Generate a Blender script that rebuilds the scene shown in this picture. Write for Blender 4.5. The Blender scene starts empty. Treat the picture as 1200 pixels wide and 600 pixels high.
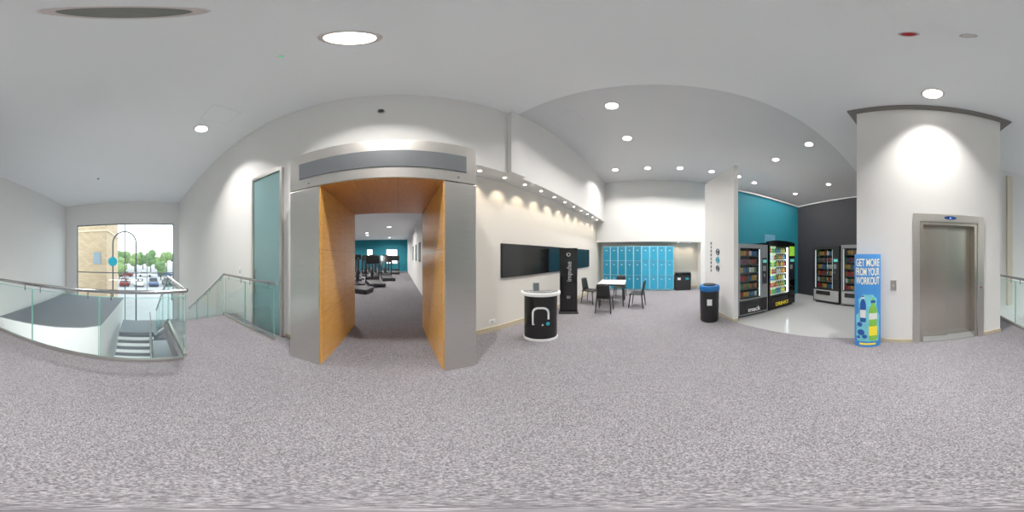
import bpy, bmesh, math, random
from math import sin, cos, tan, radians, pi, atan2, sqrt
from mathutils import Vector, Matrix
random.seed(4)
scene = bpy.context.scene
COL = scene.collection
H = 1.6
try:
    scene.view_settings.view_transform = 'Standard'
    scene.view_settings.gamma = 1.15
except Exception: pass

def lin(c):
    out = []
    for v in c:
        v = v / 255.0
        out.append(v / 12.92 if v <= 0.04045 else ((v + 0.055) / 1.055) ** 2.4)
    return out

# ------------------------------------------------------------------ materials
MATS = {}
def M(name, col, rough=.5, metal=0, var=.06, scale=6, bump=0, bscale=60, emit=0, stretch=(1, 1, 1), emcol=None, spec=.5):
    if name in MATS: return MATS[name]
    m = bpy.data.materials.new(name); m.use_nodes = True
    nt = m.node_tree; b = nt.nodes['Principled BSDF']
    c = lin(col)
    tc = nt.nodes.new('ShaderNodeTexCoord'); mp = nt.nodes.new('ShaderNodeMapping')
    mp.inputs['Scale'].default_value = stretch
    nz = nt.nodes.new('ShaderNodeTexNoise'); nz.inputs['Scale'].default_value = scale; nz.inputs['Detail'].default_value = 3
    mx = nt.nodes.new('ShaderNodeMix'); mx.data_type = 'RGBA'
    mx.inputs['A'].default_value = [min(1, v * (1 - var)) for v in c] + [1]
    mx.inputs['B'].default_value = [min(1, v * (1 + var)) for v in c] + [1]
    nt.links.new(tc.outputs['Object'], mp.inputs['Vector']); nt.links.new(mp.outputs['Vector'], nz.inputs['Vector'])
    nt.links.new(nz.outputs['Fac'], mx.inputs['Factor']); nt.links.new(mx.outputs['Result'], b.inputs['Base Color'])
    b.inputs['Roughness'].default_value = rough; b.inputs['Metallic'].default_value = metal
    b.inputs['Specular IOR Level'].default_value = spec
    if bump:
        n2 = nt.nodes.new('ShaderNodeTexNoise'); n2.inputs['Scale'].default_value = bscale
        bp = nt.nodes.new('ShaderNodeBump'); bp.inputs['Strength'].default_value = bump; bp.inputs['Distance'].default_value = .01
        nt.links.new(mp.outputs['Vector'], n2.inputs['Vector']); nt.links.new(n2.outputs['Fac'], bp.inputs['Height'])
        nt.links.new(bp.outputs['Normal'], b.inputs['Normal'])
    if emit:
        b.inputs['Emission Color'].default_value = lin(emcol or col) + [1]
        b.inputs['Emission Strength'].default_value = emit
    MATS[name] = m
    return m

def glass(name, tint=(225, 240, 236), base=.05, gain=.5):
    m = bpy.data.materials.new(name); m.use_nodes = True; nt = m.node_tree
    for n in list(nt.nodes): nt.nodes.remove(n)
    out = nt.nodes.new('ShaderNodeOutputMaterial'); mix = nt.nodes.new('ShaderNodeMixShader')
    tr = nt.nodes.new('ShaderNodeBsdfTransparent'); tr.inputs['Color'].default_value = lin(tint) + [1]
    gl = nt.nodes.new('ShaderNodeBsdfGlossy'); gl.inputs['Roughness'].default_value = .02
    lw = nt.nodes.new('ShaderNodeLayerWeight'); lw.inputs['Blend'].default_value = .2
    ma = nt.nodes.new('ShaderNodeMath'); ma.operation = 'MULTIPLY_ADD'; ma.inputs[1].default_value = gain; ma.inputs[2].default_value = base
    nt.links.new(lw.outputs['Fresnel'], ma.inputs[0]); nt.links.new(ma.outputs[0], mix.inputs['Fac'])
    nt.links.new(tr.outputs[0], mix.inputs[1]); nt.links.new(gl.outputs[0], mix.inputs[2]); nt.links.new(mix.outputs[0], out.inputs['Surface'])
    return m

def carpet_mat():
    m = bpy.data.materials.new('carpet'); m.use_nodes = True; nt = m.node_tree; b = nt.nodes['Principled BSDF']
    tc = nt.nodes.new('ShaderNodeTexCoord')
    nz = nt.nodes.new('ShaderNodeTexNoise'); nz.inputs['Scale'].default_value = 125; nz.inputs['Detail'].default_value = 3; nz.inputs['Roughness'].default_value = .7
    cr = nt.nodes.new('ShaderNodeValToRGB'); e = cr.color_ramp.elements
    e[0].position = .34; e[0].color = lin((74, 73, 78)) + [1]; e[1].position = .66; e[1].color = lin((164, 161, 166)) + [1]
    x = cr.color_ramp.elements.new(.5); x.color = lin((118, 115, 120)) + [1]
    n2 = nt.nodes.new('ShaderNodeTexNoise'); n2.inputs['Scale'].default_value = 1.3
    mx = nt.nodes.new('ShaderNodeMix'); mx.data_type = 'RGBA'; mx.blend_type = 'MULTIPLY'; mx.inputs['Factor'].default_value = .2
    L = nt.links.new
    L(tc.outputs['Object'], nz.inputs['Vector']); L(tc.outputs['Object'], n2.inputs['Vector'])
    L(nz.outputs['Fac'], cr.inputs['Fac']); L(cr.outputs['Color'], mx.inputs['A']); L(n2.outputs['Fac'], mx.inputs['B'])
    L(mx.outputs['Result'], b.inputs['Base Color'])
    b.inputs['Roughness'].default_value = .95; b.inputs['Specular IOR Level'].default_value = .1
    return m

def tiled_mat(name, c1, c2, mortar, bw, bh, ms, rough=.6, offset=.5, swap=False, grain=False):
    m = bpy.data.materials.new(name); m.use_nodes = True; nt = m.node_tree; b = nt.nodes['Principled BSDF']; L = nt.links.new
    tc = nt.nodes.new('ShaderNodeTexCoord'); sp = nt.nodes.new('ShaderNodeSeparateXYZ'); ad = nt.nodes.new('ShaderNodeMath'); ad.operation = 'ADD'
    cb = nt.nodes.new('ShaderNodeCombineXYZ'); br = nt.nodes.new('ShaderNodeTexBrick')
    L(tc.outputs['Object'], sp.inputs[0])
    if swap:
        L(sp.outputs['X'], cb.inputs['X']); L(sp.outputs['Y'], cb.inputs['Y'])
    else:
        L(sp.outputs['X'], ad.inputs[0]); L(sp.outputs['Y'], ad.inputs[1]); L(ad.outputs[0], cb.inputs['X']); L(sp.outputs['Z'], cb.inputs['Y'])
    L(cb.outputs[0], br.inputs['Vector'])
    br.offset = offset
    br.inputs['Color1'].default_value = lin(c1) + [1]; br.inputs['Color2'].default_value = lin(c2) + [1]; br.inputs['Mortar'].default_value = lin(mortar) + [1]
    br.inputs['Scale'].default_value = 1; br.inputs['Brick Width'].default_value = bw; br.inputs['Row Height'].default_value = bh; br.inputs['Mortar Size'].default_value = ms
    src = br.outputs['Color']
    if grain:
        mp = nt.nodes.new('ShaderNodeMapping'); mp.inputs['Scale'].default_value = (2.5, 2.5, 45)
        if swap: mp.inputs['Scale'].default_value = (45, 2.5, 2.5)
        nz = nt.nodes.new('ShaderNodeTexNoise'); nz.inputs['Scale'].default_value = 1.6; nz.inputs['Detail'].default_value = 5
        cr = nt.nodes.new('ShaderNodeValToRGB'); cr.color_ramp.elements[0].position = .3; cr.color_ramp.elements[0].color = (.8, .74, .66, 1); cr.color_ramp.elements[1].position = .7; cr.color_ramp.elements[1].color = (1, 1, 1, 1)
        mx = nt.nodes.new('ShaderNodeMix'); mx.data_type = 'RGBA'; mx.blend_type = 'MULTIPLY'; mx.inputs['Factor'].default_value = 1
        L(tc.outputs['Object'], mp.inputs['Vector']); L(mp.outputs['Vector'], nz.inputs['Vector']); L(nz.outputs['Fac'], cr.inputs['Fac'])
        L(src, mx.inputs['A']); L(cr.outputs['Color'], mx.inputs['B']); src = mx.outputs['Result']
    L(src, b.inputs['Base Color']); b.inputs['Roughness'].default_value = rough
    return m

m_carpet = carpet_mat()
m_wall = M('wall_paint', (224, 223, 221), .8, var=.015, scale=1.5)
m_warm = M('warm_wall_paint', (216, 212, 204), .8, var=.015, scale=1.5)
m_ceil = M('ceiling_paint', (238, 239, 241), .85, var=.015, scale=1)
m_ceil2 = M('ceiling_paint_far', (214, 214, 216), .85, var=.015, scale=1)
m_teal = M('teal_paint', (20, 128, 148), .7, var=.03)
m_dark = M('charcoal_paint', (40, 40, 46), .7, var=.05)
m_vinyl = M('grey_vinyl', (156, 157, 158), .14, var=.06, scale=30)
m_skirt = M('cream_skirting', (188, 174, 148), .6)
m_steel = M('brushed_steel', (206, 203, 198), .34, 1, var=.14, scale=3, stretch=(1, 1, 60), bump=.05, bscale=6)
m_steelh = M('brushed_steel_horizontal', (208, 204, 198), .32, 1, var=.12, scale=3, stretch=(60, 60, 1))
m_door = M('lift_door_steel', (190, 185, 176), .27, 1, var=.14, scale=3, stretch=(40, 40, 1))
m_chrome = M('polished_steel', (180, 180, 180), .18, 1, var=.02)
m_greyp = M('grey_panel', (84, 88, 92), .4, .1, var=.05)
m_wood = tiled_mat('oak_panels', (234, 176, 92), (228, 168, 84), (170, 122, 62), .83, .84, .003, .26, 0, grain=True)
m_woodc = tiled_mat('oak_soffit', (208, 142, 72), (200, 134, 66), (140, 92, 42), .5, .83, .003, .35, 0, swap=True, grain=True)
m_glass = glass('clear_glass', (249, 254, 253), .012, .22)
m_gedge = M('glass_edge', (130, 200, 186), .2, var=.1)
m_frost = M('frosted_glass', (116, 150, 152), .25, 0, var=.08, scale=2)
m_black = M('black_gloss', (12, 12, 13), .18, var=.1)
m_blackm = M('black_matt', (22, 22, 24), .55, var=.15)
m_white = M('white_plastic', (235, 235, 235), .35, var=.02)
m_lens = M('lamp_lens', (255, 250, 236), .5, emit=8, var=0)
m_off = M('unlit_reflector', (118, 120, 114), .4, .1, var=.2, scale=20)
m_trim = M('lamp_trim', (206, 196, 194), .4, var=.03)
m_blue = M('blue_plastic', (10, 96, 165), .4)
m_lockA = M('locker_teal', (14, 132, 168), .4, var=.04)
m_lockB = M('locker_sky', (40, 160, 202), .4, var=.04)
m_lockbody = M('locker_grey', (176, 218, 226), .4)
m_teald = M('teal_print', (10, 150, 175), .4)
m_red = M('red_plastic', (170, 14, 22), .3)
m_green = M('green_led', (60, 220, 120), .3, emit=.6)
m_grey = M('mid_grey', (110, 112, 114), .5)
m_dkmetal = M('dark_metal', (62, 66, 70), .4, .3)
m_lgrey = M('light_grey', (180, 181, 182), .5)
m_silver = M('silver_grey', (140, 142, 146), .35, .4)
m_fascia = M('white_fascia', (238, 238, 238), .7, var=.02)
m_darkgrey = M('roof_grey', (140, 142, 150), .8, var=.1, scale=20)

# ------------------------------------------------------------------ mesh builder
class B:
    def __init__(s): s.bm = bmesh.new()
    def box(s, x0, x1, y0, y1, z0, z1):
        vs = [s.bm.verts.new(p) for p in [(x0,y0,z0),(x1,y0,z0),(x1,y1,z0),(x0,y1,z0),(x0,y0,z1),(x1,y0,z1),(x1,y1,z1),(x0,y1,z1)]]
        for f in [(0,3,2,1),(4,5,6,7),(0,1,5,4),(1,2,6,5),(2,3,7,6),(3,0,4,7)]: s.bm.faces.new([vs[i] for i in f])
        return s
    def prism(s, poly, z0, z1, axis='z'):
        def P(a, b, c): return (a, b, c) if axis == 'z' else ((a, c, b) if axis == 'y' else (c, a, b))
        lo = [s.bm.verts.new(P(a, b, z0)) for a, b in poly]; hi = [s.bm.verts.new(P(a, b, z1)) for a, b in poly]
        n = len(poly)
        s.bm.faces.new(lo[::-1]); s.bm.faces.new(hi)
        for i in range(n): s.bm.faces.new([lo[i], lo[(i+1) % n], hi[(i+1) % n], hi[i]])
        return s
    def tube(s, pts, r, n=10, closed=False):
        pts = [Vector(p) for p in pts]; rings = []; N = len(pts)
        up0 = None
        for i, p in enumerate(pts):
            a = pts[i-1] if (i > 0 or closed) else p; b = pts[(i+1) % N] if (i < N-1 or closed) else p
            t = (b - a).normalized()
            if up0 is None:
                up0 = Vector((0, 0, 1)) if abs(t.z) < .9 else Vector((1, 0, 0))
            u = (up0 - t * up0.dot(t)).normalized(); v = t.cross(u); up0 = u
            rr = r[i] if isinstance(r, (list, tuple)) else r
            rings.append([s.bm.verts.new(p + (u * cos(2*pi*k/n) + v * sin(2*pi*k/n)) * rr) for k in range(n)])
        for i in range(N if closed else N-1):
            A, C = rings[i], rings[(i+1) % N]
            for k in range(n): s.bm.faces.new([A[k], A[(k+1) % n], C[(k+1) % n], C[k]])
        if not closed:
            s.bm.faces.new(rings[0][::-1]); s.bm.faces.new(rings[-1])
        return s
    def cyl(s, x, y, z0, z1, r, n=28): return s.tube([(x, y, z0), (x, y, z1)], r, n)
    def lathe(s, prof, n=28, sx=1, sy=1, c=(0, 0, 0)):
        rings = []
        for r, z in prof:
            rings.append([s.bm.verts.new((c[0] + r*sx*cos(2*pi*k/n), c[1] + r*sy*sin(2*pi*k/n), c[2] + z)) for k in range(n)])
        for i in range(len(rings)-1):
            for k in range(n): s.bm.faces.new([rings[i][k], rings[i][(k+1) % n], rings[i+1][(k+1) % n], rings[i+1][k]])
        s.bm.faces.new(rings[0][::-1]); s.bm.faces.new(rings[-1])
        return s
    def disc(s, r, c=(0, 0, 0), n=32, t=.004):  # flat disc facing -Y
        return s.tube([(c[0], c[1], c[2]), (c[0], c[1]-t, c[2])], r, n)
    def mesh(s, name='m', smooth=True):
        bmesh.ops.recalc_face_normals(s.bm, faces=s.bm.faces)
        me = bpy.data.meshes.new(name); s.bm.to_mesh(me); s.bm.free()
        if smooth:
            for p in me.polygons: p.use_smooth = True
            me.set_sharp_from_angle(angle=radians(35))
        return me

def obj(name, me, mat=None, parent=None, loc=(0, 0, 0), rot=(0, 0, 0), bevel=0, seg=2):
    o = bpy.data.objects.new(name, me); COL.objects.link(o)
    if mat is not None and me is not None and not me.materials: me.materials.append(mat)
    o.location = loc; o.rotation_euler = rot
    if parent: o.parent = parent
    if bevel:
        b = o.modifiers.new('bevel', 'BEVEL'); b.width = bevel; b.segments = seg; b.limit_method = 'ANGLE'; b.harden_normals = False
    return o

def tag(o, label, cat, group=None):
    o['label'] = label; o['category'] = cat
    if group: o['group'] = group
    return o

def thing(name, label, cat, loc=(0, 0, 0), rz=0, group=None):
    e = bpy.data.objects.new(name, None); COL.objects.link(e); e.empty_display_size = .1
    e.location = loc; e.rotation_euler = (0, 0, radians(rz))
    return tag(e, label, cat, group)

def struct(name, me, mat, label=None):
    xs = [v.co for v in me.vertices]
    c = Vector(((min(v.x for v in xs)+max(v.x for v in xs))/2, (min(v.y for v in xs)+max(v.y for v in xs))/2, min(v.z for v in xs)))
    me.transform(Matrix.Translation(-c))
    o = obj(name, me, mat, loc=c); o['kind'] = 'structure'
    if label: o['label'] = label
    return o
def sbox(name, x0, x1, y0, y1, z0, z1, mat, label=None): return struct(name, B().box(x0, x1, y0, y1, z0, z1).mesh(smooth=False), mat, label)

def copy_thing(root, loc, rz=None, label=None):
    def rec(o, par):
        c = o.copy(); COL.objects.link(c)
        if par is not None:
            c.parent = par; c.matrix_parent_inverse = o.matrix_parent_inverse.copy()
        for ch in o.children: rec(ch, c)
        return c
    r = rec(root, None); r.location = loc
    if rz is not None: r.rotation_euler = (0, 0, radians(rz))
    if label: r['label'] = label
    return r

def text_mesh(s, size, ext=.002, align='CENTER', bold=0, fit=None):
    cu = bpy.data.curves.new('t', 'FONT'); cu.body = s; cu.size = size; cu.extrude = ext; cu.align_x = align; cu.align_y = 'CENTER'; cu.offset = bold
    o = bpy.data.objects.new('t', cu); COL.objects.link(o)
    dg = bpy.context.evaluated_depsgraph_get()
    me = bpy.data.meshes.new_from_object(o.evaluated_get(dg)); bpy.data.objects.remove(o)
    xs = [v.co.x for v in me.vertices]; c = (max(xs)+min(xs))/2; k = 1 if fit is None else fit/(max(xs)-min(xs))
    for v in me.vertices: v.co.x = (v.co.x-c)*k
    return me

def text(parent, name, s, size, loc, mat, rot=(pi/2, 0, 0), bold=0, fit=None):
    me = text_mesh(s, size, bold=bold, fit=fit); me.materials.clear()
    return obj(name, me, mat, parent, loc, rot)

def th(px): return radians(.3 * px - 140)
def cpos(px, py, h):
    R = abs(h) / tan(radians(abs(300 - py) * .3)); return R * sin(th(px)), R * cos(th(px))

# ------------------------------------------------------------------ camera
cd = bpy.data.cameras.new('camera'); cam = bpy.data.objects.new('camera', cd); COL.objects.link(cam)
cam.location = (0, 0, H); cam.rotation_euler = (pi/2, 0, radians(-40)); scene.camera = cam
cd.type = 'PANO'; cd.clip_start = .02; cd.clip_end = 600
try: cd.cycles.panorama_type = 'EQUIRECTANGULAR'
except Exception: pass
try: cd.panorama_type = 'EQUIRECTANGULAR'
except Exception: pass

# ------------------------------------------------------------------ world
w = bpy.data.worlds.new('world'); scene.world = w; w.use_nodes = True
nt = w.node_tree; bg = nt.nodes['Background']
tc = nt.nodes.new('ShaderNodeTexCoord'); sp = nt.nodes.new('ShaderNodeSeparateXYZ'); cr = nt.nodes.new('ShaderNodeValToRGB')
cr.color_ramp.elements[0].position = 0; cr.color_ramp.elements[0].color = (.9, .93, .95, 1)
cr.color_ramp.elements[1].position = .6; cr.color_ramp.elements[1].color = (.78, .84, .92, 1)
nt.links.new(tc.outputs['Generated'], sp.inputs[0]); nt.links.new(sp.outputs['Z'], cr.inputs['Fac']); nt.links.new(cr.outputs['Color'], bg.inputs['Color'])
bg.inputs['Strength'].default_value = 3.6

# ------------------------------------------------------------------ shell
CZ = 5.1; CZ2 = 5.25; XW = -10.1; YS = -5.1
f = B()
f.box(-2.15, 8.0, -9.2, 3.45, -.3, 0); f.box(-3.7, -2.15, .5, 2.3, -.3, 0); f.box(-8, .95, 3.45, 17, -.3, 0)
struct('floor', f.mesh(smooth=False), m_carpet, 'grey flecked loop pile carpet')
struct('floor_vinyl', B().prism([(3.3, -1.87), (3.22, -1.8), (.93, -2.745), (.93, -5.28), (4.35, -5.28), (4.35, -1.87)], .0005, .006).mesh(smooth=False), m_vinyl, 'pale grey vinyl floor by the vending machines')
sbox('floor_lower', XW, -2.15, YS, 2.3, -4.4, -4.2, M('lower_floor', (150, 152, 156), .6), 'grey lower entrance floor')
sbox('wall_void', -2.15, -1.9, YS, 2.3, -4.2, -.3, m_fascia)
c = B(); c.box(XW, 2.0, YS, 2.3, CZ, CZ+.3); c.box(-1.69, 2.0, -9.2, YS, CZ, CZ+.3)
struct('ceiling', c.mesh(smooth=False), m_ceil, 'smooth pale grey plaster ceiling')
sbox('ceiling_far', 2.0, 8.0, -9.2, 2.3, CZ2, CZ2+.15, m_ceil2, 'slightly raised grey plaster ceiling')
# north wall
sbox('wall_north', XW-.2, -1.40, 2.3, 2.5, -4.2, CZ, m_wall)
sbox('wall_north_over_portal', -1.40, .93, 2.3, 2.5, 3.16, CZ, m_wall)
sbox('wall_north_bulkhead', .93, 7.3, 2.3, 2.9, 3.23, CZ2, m_wall)
sbox('wall_north_lower', .93, 8.0, 2.7, 2.9, 0, 3.23, m_warm)
sbox('wall_north_return', .93, 1.0, 2.32, 2.7, 0, 3.23, m_wall)
sbox('trim_pilaster', 1.83, 2.19, 2.2, 2.3, 3.23, CZ, m_wall)
# east wall with locker alcove
sbox('wall_east', 7.3, 8.0, -9.2, 2.7, 2.25, CZ2, m_wall)
sbox('wall_east_alcove', 7.9, 8.0, -2.15, 2.7, 0, 2.25, m_warm)
sbox('wall_east_lower', 7.3, 8.0, -9.2, -2.15, 0, 2.25, m_wall)
sbox('wall_south_far', -1.69, 8.0, -9.4, -9.2, 0, CZ2, m_wall)
sbox('wall_south_return', -1.89, -1.69, -9.2, YS, 0, CZ, m_wall)
sbox('wall_south', XW-.2, -1.69, YS-.2, YS, -4.2, CZ, m_wall)
sbox('trim_column', -3.62, -3.40, YS, YS+.12, -.3, 4.85, M('beige_stone_trim', (214, 204, 184), .7), 'beige vertical column edge on the wall')
# west end wall with the big window
we = B(); we.box(XW-.2, XW, YS, -4.29, -4.2, CZ); we.box(XW-.2, XW, -4.29, 2.3, 3.66, CZ); we.box(XW-.2, XW, 1.98, 2.3, -4.2, 3.66)
struct('wall_west', we.mesh(smooth=False), m_wall)
wf = B()
for y in (-4.29, -1.1, 1.93): wf.box(XW-.14, XW-.05, y, y+.05, -4.2, 3.66)
for z in (-4.2, .5, 3.6): wf.box(XW-.14, XW-.05, -4.24, 1.93, z, z+.06)
struct('window_1', wf.mesh(smooth=False), M('window_frame', (96, 108, 120), .4), 'tall slim framed glazed end window')
struct('window_2', B().box(XW-.1, XW-.09, -4.24, 1.93, -4.14, 3.6).mesh(smooth=False), m_glass, 'clear glazing of the end window')
# vending area walls
sbox('wall_vending_teal', 4.35, 4.5, -5.4, -1.66, 0, 3.7, m_teal)
sbox('wall_vending_dark', .93, 4.35, -5.4, -5.28, 0, 3.7, m_dark)
tc_ = B(); tc_.box(4.33, 4.52, -5.42, -1.66, 3.7, 3.74); tc_.box(.93, 4.33, -5.42, -5.26, 3.7, 3.74)
struct('trim_wall_cap', tc_.mesh(smooth=False), m_wall)
struct('wall_partition', B().prism([(3.3, -1.755), (4.75, -1.53), (4.75, -1.65), (3.3, -1.867)], 0, 3.93).mesh(smooth=False), m_wall)
# lift shaft
sh = B(); sh.box(-.14, .933, -5.3, -2.74, 0, 5.04); sh.box(-1.686, -1.22, -5.3, -2.74, 0, 5.04); sh.box(-1.22, -.14, -5.3, -2.74, 2.24, 5.04); sh.box(-1.22, -.14, -5.3, -3.1, 0, 2.24)
struct('wall_lift_shaft', sh.mesh(smooth=False), m_wall)
sbox('trim_shaft_plate', -1.88, 1.07, -5.3, -2.62, 5.04, CZ, M('painted_edge_shade', (120, 116, 112), .7))  # plate's dark grey stands in for the shadowed edge under the ceiling
# skirtings
sbox('baseboard_north', 1.0, 7.35, 2.68, 2.7, 0, .11, m_skirt)
bs = B(); bs.box(-.04, .945, -2.74, -2.725, 0, .07); bs.box(-1.7, -1.33, -2.74, -2.725, 0, .07)
struct('baseboard_lift', bs.mesh(smooth=False), m_skirt)
struct('baseboard_partition', B().prism([(3.29, -1.74), (4.75, -1.51), (4.75, -1.53), (3.3, -1.755)], 0, .07).mesh(smooth=False), m_skirt)
sbox('baseboard_partition_end', 3.285, 3.3, -1.87, -1.74, 0, .07, m_skirt)
sbox('baseboard_northwest', -1.9, -1.41, 2.285, 2.3, 0, .07, m_skirt)
sbox('baseboard_east', 7.88, 7.9, -2.15, -.95, 0, .1, m_skirt)
# gym room beyond the portal
sbox('wall_gym_east', .95, 1.1, 3.45, 17, 0, 3.3, m_wall)
sbox('wall_gym_west', -8.15, -8, 3.45, 17, 0, 3.3, m_wall)
g = B(); g.box(-8, -1.40, 3.35, 3.47, 0, 3.3); g.box(.93, 1.1, 3.35, 3.47, 0, 3.3); g.box(-1.40, .93, 3.35, 3.47, 3.16, 3.3)
struct('wall_gym_south', g.mesh(smooth=False), m_wall)
sbox('ceiling_gym', -8.15, 1.1, 3.35, 17.2, 3.3, 3.45, m_ceil)
g = B()
wins = [(-3.3, -2.7), (-1.25, -.1)]
xs = [-8.15] + [v for a in wins for v in a] + [1.1]
for i in range(0, len(xs), 2): g.box(xs[i], xs[i+1], 17, 17.15, 0, 3.3)
for a, b in wins: g.box(a, b, 17, 17.15, 0, .8); g.box(a, b, 17, 17.15, 2.3, 3.3)
struct('wall_gym_north', g.mesh(smooth=False), m_teal)
for i, (a, b) in enumerate(wins):
    g = B()
    for x in ((a, (a+b)/2, b-.04) if b-a > .8 else (a, b-.04)): g.box(x, x+.04, 17.02, 17.08, .8, 2.3)
    for z in (.8, 1.55, 2.26): g.box(a, b, 17.03, 17.07, z, z+.04)
    struct('window_%d' % (i+3), g.mesh(smooth=False), m_white, 'white framed gym window')

# ------------------------------------------------------------------ portal
po = thing('portal', 'brushed stainless steel doorway surround lined with oak panels', 'doorway', (0, 1.8, 0))
def pbox(name, a, mat, bevel=.004, label=None):
    o = obj(name, B().box(*a).mesh(smooth=False), mat, po, bevel=bevel)
    if label: o['label'] = label
    return o
pbox('jamb', (-1.406, -.95, 0, 1.55, 0, 2.53), m_steel)
pbox('jamb', (.529, .933, 0, 1.55, 0, 2.53), m_steel)
pbox('lintel', (-1.406, .933, 0, 1.55, 2.545, 3.16), m_steelh)
pbox('lintel_panel', (-1.25, .8, -.008, 0, 2.7, 2.97), m_greyp, label='dark grey recessed panel')
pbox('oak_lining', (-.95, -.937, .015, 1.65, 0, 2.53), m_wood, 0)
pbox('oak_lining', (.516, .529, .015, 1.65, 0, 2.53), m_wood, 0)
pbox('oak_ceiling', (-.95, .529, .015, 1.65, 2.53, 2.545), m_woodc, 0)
for x in (-1.1, .7):
    obj('screw', B().disc(.012, (x, 0, 2.61)).mesh(), m_chrome, po)

# tall frosted door left of the portal
d = thing('frosted_glass_door', 'tall frosted glass door in a slim steel frame', 'door', (-2.37, 2.3, 0))
fr = B(); fr.box(-.44, -.38, -.07, 0, 0, 3.42); fr.box(.38, .43, -.07, 0, 0, 3.42); fr.box(-.38, .38, -.07, 0, 3.34, 3.42)
obj('frame', fr.mesh(smooth=False), m_steel, d, bevel=.004)
obj('door_leaf', B().box(-.375, .375, -.05, -.03, .02, 3.335).mesh(smooth=False), m_frost, d)
obj('handle', B().tube([(-.3, -.05, 1.3), (-.3, -.09, 1.3), (-.3, -.09, .8), (-.3, -.05, .8)], .012).mesh(), m_chrome, d)

# ------------------------------------------------------------------ lift
L = thing('lift_entrance', 'stainless steel lift doors in a broad brushed frame', 'lift', (-.68, -2.74, 0), 180)
fr = B(); fr.box(-.635, -.52, -.03, .0, 0, 2.33); fr.box(.52, .635, -.03, .0, 0, 2.33); fr.box(-.52, .52, -.03, .0, 2.19, 2.33)
obj('frame', fr.mesh(smooth=False), m_steel, L, bevel=.003)
fr = B(); fr.box(-.53, -.46, 0, .25, 0, 2.23); fr.box(.46, .53, 0, .25, 0, 2.23); fr.box(-.46, .46, 0, .25, 2.14, 2.23)
obj('inner_reveal', fr.mesh(smooth=False), m_door, L)
obj('door_panel', B().box(-.46, .006, .20, .23, .01, 2.14).mesh(smooth=False), m_door, L, bevel=.004)
obj('door_panel', B().box(.0, .46, .235, .26, .01, 2.14).mesh(smooth=False), m_door, L, bevel=.004)
obj('sill', B().box(-.46, .46, 0, .25, 0, .01).mesh(smooth=False), m_grey, L)
obj('floor_indicator', B().prism([(.11*cos(2*pi*k/28), 2.262+.03*sin(2*pi*k/28)) for k in range(28)], -.036, -.03, 'y').mesh(smooth=False), M('indicator_blue', (24, 50, 110), .2, emit=.3), L)
obj('indicator_arrow', B().prism([(-.018, 2.25), (.018, 2.25), (0, 2.276)], -.039, -.036, 'y').mesh(smooth=False), M('blue_led', (120, 170, 255), .4, emit=1.5), L)
obj('button', B().disc(.018, (.575, -.03, 1.1)).mesh(), m_lgrey, L)
obj('button', B().disc(.018, (.575, -.03, 1.02)).mesh(), m_red, L)
cp = thing('lift_call_panel', 'small steel lift call button plate', 'switch', (-2.74*tan(th(1047)-pi), -2.74, 1.1), 180)
obj('plate', B().box(-.05, .05, -.01, 0, -.09, .09).mesh(smooth=False), m_steel, cp, bevel=.003)
obj('button', B().disc(.016, (0, -.01, .0)).mesh(), m_white, cp)

# ------------------------------------------------------------------ downlights
def downlight(x, y, z, r=.15, power=100, lit=True, spread=115):
    o = thing('downlight', 'round white recessed ceiling downlight' if lit else 'unlit round recessed ceiling light', 'ceiling light', (x, y, z), 0, 'recessed ceiling downlights')
    b = B(); n = 32; R0, R1 = r, r*1.25
    prof = [(R0, -.002), (R0*1.02, -.012), (R1*.97, -.012), (R1, -.001)]
    rings = [[b.bm.verts.new((a*cos(2*pi*k/n), a*sin(2*pi*k/n), zz)) for k in range(n)] for a, zz in prof]
    for i in range(3):
        for k in range(n): b.bm.faces.new([rings[i][k], rings[i][(k+1) % n], rings[i+1][(k+1) % n], rings[i+1][k]])
    obj('trim_ring', b.mesh(), m_trim, o)
    obj('lens', B().cyl(0, 0, -.006, -.001, r, 32).mesh(), m_lens if lit else m_off, o)
    if lit:
        ld = bpy.data.lights.new('lamp', 'AREA'); ld.shape = 'DISK'; ld.size = 2*r*.9; ld.energy = power; ld.color = (1, .965, .92); ld.spread = radians(spread)
        lo = bpy.data.objects.new('lamp', ld); COL.objects.link(lo); lo.parent = o; lo.location = (0, 0, -.014)
    return o
for px, py, e, s_ in [(410, 45, 88, 110), (236, 151, 70, 95), (1093, 110, 46, 70)]:
    a, b_ = cpos(px, py, CZ-H); downlight(a, b_, CZ, .135, e, spread=s_)
a, b_ = cpos(145, 15, CZ-H); downlight(a, b_, CZ, .112, lit=False)
for px, py in [(717, 124), (735, 162), (759, 197), (797, 197), (721, 199), (834, 201), (948, 169), (909, 187), (865, 207), (884, 214), (971, 216), (932, 227)]:
    a, b_ = cpos(px, py, CZ2-H)
    if a > 7.1: a = 7.05
    downlight(a, b_, CZ2, .11, 46)
for px, py in [(430, 273), (456, 266)]:
    a, b_ = cpos(px, py, 3.3-H); downlight(a, b_, 3.3, .12, 75, spread=160)
for p in [(-2.5, 6), (-4.5, 9), (-2.5, 13), (-5, 14), (-.8, 15)]: downlight(p[0], p[1], 3.3, .12, 75, spread=160)
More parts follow.
